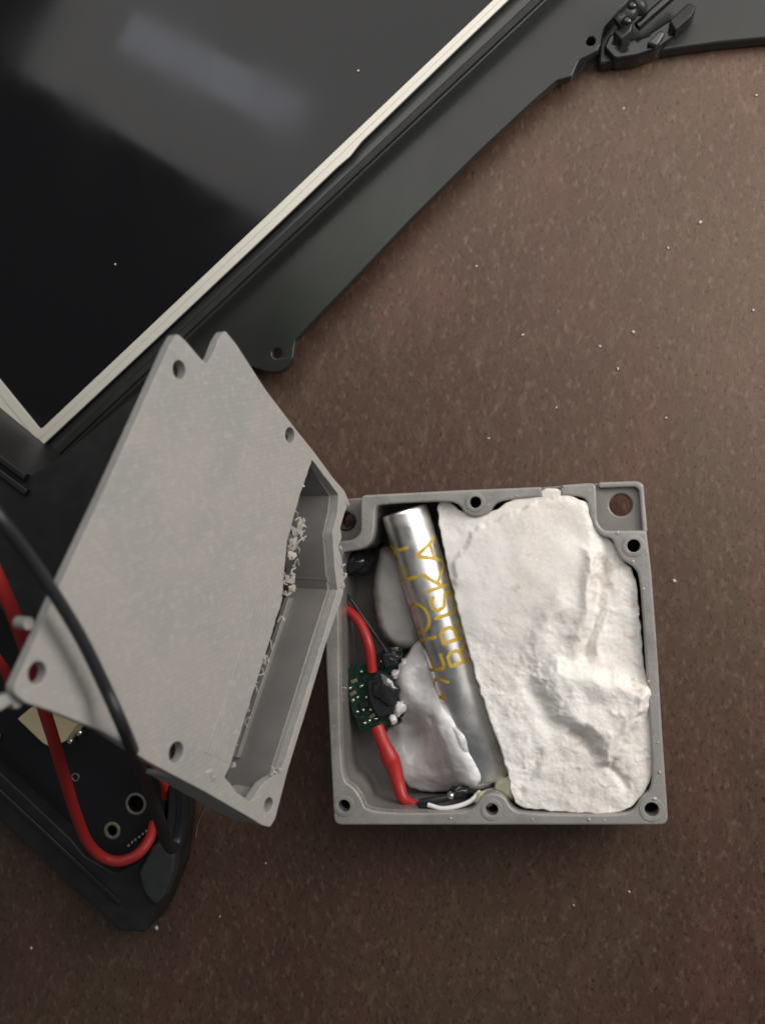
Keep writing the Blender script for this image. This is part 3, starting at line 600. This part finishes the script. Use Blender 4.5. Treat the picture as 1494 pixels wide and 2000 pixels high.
# ------------------------------------------------------------------ black tray with the main board
tr = root('circuit_tray', (*at(150, 1500, 0)[:2], 0), 'open black tray holding a black circuit board with ringed holes, under the grey cover', 'tray')
ZT = 10.0
tray_o = px2([(-160, 1455), (11, 1612), (233, 1817), (284, 1822), (312, 1770), (338, 1700), (348, 1620), (350, 1540), (300, 1330), (180, 1080), (60, 960), (-160, 900)], ZT)
tray_i = px2([(-150, 1372), (0, 1508), (62, 1566), (140, 1640), (165, 1672), (225, 1706), (262, 1690), (300, 1660), (326, 1600), (330, 1540), (285, 1340), (165, 1092), (50, 972), (-150, 912)], ZT)
prism('tray_floor', [fillet(tray_o, .6)], .3, 2.5, M['black_matte'], tr, .3)
tw_ = prism('tray_wall', [fillet(tray_o, .6), fillet(tray_i, .6)], 2.5, ZT, M['black_matte'], tr, .4)
prism('tray_housing', [fillet(px2([(-160, 752), (0, 886), (56, 930), (112, 896), (240, 788), (302, 735), (288, 840), (250, 980), (200, 1100), (120, 1235), (30, 1215), (-40, 1160), (-160, 1100)], 38), 1.0)], 2.5, 38, M['black_matte'], tr, .6)
# stepped inner rail and grey end block
rail = px2([(-150, 1414), (0, 1550), (120, 1664), (232, 1768), (238, 1762), (124, 1656), (0, 1540), (-150, 1404)], ZT + .6)
prism('tray_rail', [rail], ZT - .2, ZT + .7, M['black_gloss'], tw_, .2)
endb = px2([(272, 1704), (300, 1650), (330, 1640), (343, 1664), (342, 1700), (322, 1752), (306, 1768), (284, 1745)], ZT + 1)
prism('end_block', [fillet(endb, .9)], ZT - 2, ZT + 1.6, M['grey_black'], tr, .7)
pcb = prism('main_board', [fillet(px2([(-140, 1380), (0, 1506), (150, 1650), (215, 1700), (290, 1650), (322, 1590), (326, 1540), (280, 1345), (160, 1100), (50, 985), (-140, 930)], 5.9), .5),
                   circ(at(266, 1570, 5.9)[:2], 1.7, 24), circ(at(220, 1622, 5.9)[:2], 1.15, 24)], 4.2, 5.8, M['pcb_black'], tr, .08)
for x, y, r, w_ in [(266, 1570, 2.0, .26), (220, 1622, 1.45, .34), (148, 1518, .75, .12)]:
    c = at(x, y, 5.85); prism('hole_ring', [circ(c[:2], r + w_, 28), circ(c[:2], r - w_, 28)], 5.7, 5.95, M['gold'], pcb, .05)
for k in range(7):
    t = k / 6; blob('solder_joint', at(252 + 42 * t, 1652 - 34 * t, 6.0), (.5, .42, .4), M['gold'], pcb, .4, 1, 1, k, seed=k)
con = prism('connector', [fillet(px2([(34, 1404), (70, 1374), (152, 1414), (128, 1448), (100, 1460), (84, 1452)], 10.4), .4)], 5.8, 10.4, M['cream'], pcb, .25)
for x, y in [(138, 1447), (156, 1431)]:
    blob('solder_joint', at(x, y, 7.4), (.75, .75, .75), M['solder'], pcb, .05, 1, 2, 0, seed=1)
    c = at(x + 2, y + 2, 5.9); prism('hole_ring', [circ(c[:2], 1.05, 20), circ(c[:2], .6, 20)], 5.7, 6.0, M['black_gloss'], pcb, .05)
for k, (x, y) in enumerate([(10, 1440), (4, 1612), (100, 1560), (60, 1500)]):
    if k in (0,): blob('solder_joint', at(-4, 1438, 6.4), (.9, .9, .7), M['solder'], pcb, .1, 1, 2, 0, seed=2)
# keypad-like bars beside the screen end
for k, off in enumerate((0, 30)):
    pts = px2([(-60, 840 + off), (54, 926 + off), (48, 938 + off), (-66, 852 + off)], 39)
    prism('tray_bar', [pts], 37.8, 39.5 - .5 * k, M['black_matte'], tr, .3)

# ------------------------------------------------------------------ loose wires over the cover
def over(pts, d): return [(x, y, lz(x, y) + d) for x, y in pts]
wire('black_wire', [(-90, 880, 98), (-40, 955, 99), (0, 1012, 99)] + over([(58, 1088), (112, 1168), (160, 1248), (205, 1340)], 4.0) + [(246, 1432, lz(246, 1432) + 4), (282, 1520, 58), (308, 1590, 42), (326, 1642, 27), (337, 1656, 22), (347, 1640, 20), (354, 1604, 20), (356, 1560, 22), (348, 1510, 24)], [.80, .80, .80, .80, .80, .82, .84, .9, 1.0, 1.1, 1.15, 1.15, 1.15, 1.15, 1.15], M['wire_black'], 'thick black wire draped over the grey cover into the tray', .01)
wire('red_wire_loop', [(-70, 1000, 72), (-28, 1075, 72), (0, 1135, 71), (28, 1200, 68), (50, 1262, 63), (68, 1318, 57), (84, 1376, 51), (104, 1440, 45), (130, 1528, 33), (150, 1592, 25), (172, 1644, 19), (202, 1674, 15.5), (236, 1682, 14), (270, 1668, 12.5), (292, 1640, 10), (302, 1608, 7)], 1.05, M['wire_red'], 'thick red wire passing behind the grey cover and looping at the tray end', .01)
wire('red_wire_stub', [(-60, 1215, 52), (-20, 1268, 52), (8, 1305, 50), (40, 1350, 44), (120, 1350, 34), (240, 1400, 18), (316, 1516, 11), (325, 1556, 7)], .9, M['wire_red'], 'red wire dipping under the raised corner of the grey cover', .01)
wire('print_hair', [(412, 1560, 34), (396, 1590, 28), (387, 1612, 22), (383, 1636, 18)], .07, M['scrap'], 'single pale plastic hair hanging under the grey cover', 0)

# ------------------------------------------------------------------ crumbs on the table
bm = bmesh.new(); bmesh.ops.create_icosphere(bm, subdivisions=1, radius=1)
for v in bm.verts: v.co *= 1 + .35 * noise.noise(v.co * 1.7)
cm = bpy.data.meshes.new('crumb'); bm.to_mesh(cm); bm.free(); cm.materials.append(M['crumb'])
for x, y, r in [(1316, 1134, .42), (1367, 434, .4), (1206, 720, .36), (1171, 676, .32), (1020, 654, .34), (1304, 484, .3), (1470, 606, .3), (1476, 186, .3), (1228, 1742, .3), (306, 1812, .5), (344, 1722, .3), (62, 1852, .36), (954, 856, .3), (1086, 796, .28), (1300, 816, .26), (1236, 648, .35), (930, 520, .28), (1120, 1768, .22), (520, 1686, .24), (430, 1790, .24)]:
    o = bpy.data.objects.new('crumb', cm); COL.objects.link(o); p = at(x, y, r * .6); o.location = Vector(p * MM)
    o.scale = (r * MM, r * MM * random.uniform(.6, 1), r * MM * .7); o.rotation_euler = (0, 0, random.random() * 6)
    tag(o, 'tiny white crumb lying on the brown table top', 'crumb', 'white crumbs scattered on the table')

for k, (x, y, r) in enumerate([(700, 138, .3), (226, 516, .26)]):
    o = bpy.data.objects.new('dust_speck', cm); COL.objects.link(o); p = at(x, y, 11.6 + r * .5); o.location = Vector(p * MM); o.scale = (r * MM, r * MM * .8, r * MM * .6)
    tag(o, 'pale speck of dust on the grey reflection of the screen' if k == 0 else 'pale speck of dust on the black part of the screen', 'dust')
rs = random.Random(11)
for k, (x, y) in enumerate([(1246, 1200), (1266, 1330), (1284, 1450), (1288, 1508), (1180, 1602), (1040, 1600), (1236, 1096), (1098, 956), (1010, 968), (1256, 1150), (880, 1598), (1150, 1600), (1278, 1560), (1206, 1040)]):
    r = rs.uniform(.16, .34); o = bpy.data.objects.new('putty_crumb', cm); COL.objects.link(o); p = at(x, y, ZR + r * .4); o.location = Vector(p * MM)
    o.scale = (r * MM, r * MM * rs.uniform(.6, 1.2), r * MM * .7); o.rotation_euler = (0, 0, rs.random() * 6)
    tag(o, 'tiny putty crumb stuck on the grey rim of the case', 'crumb', 'putty crumbs on the case rim')
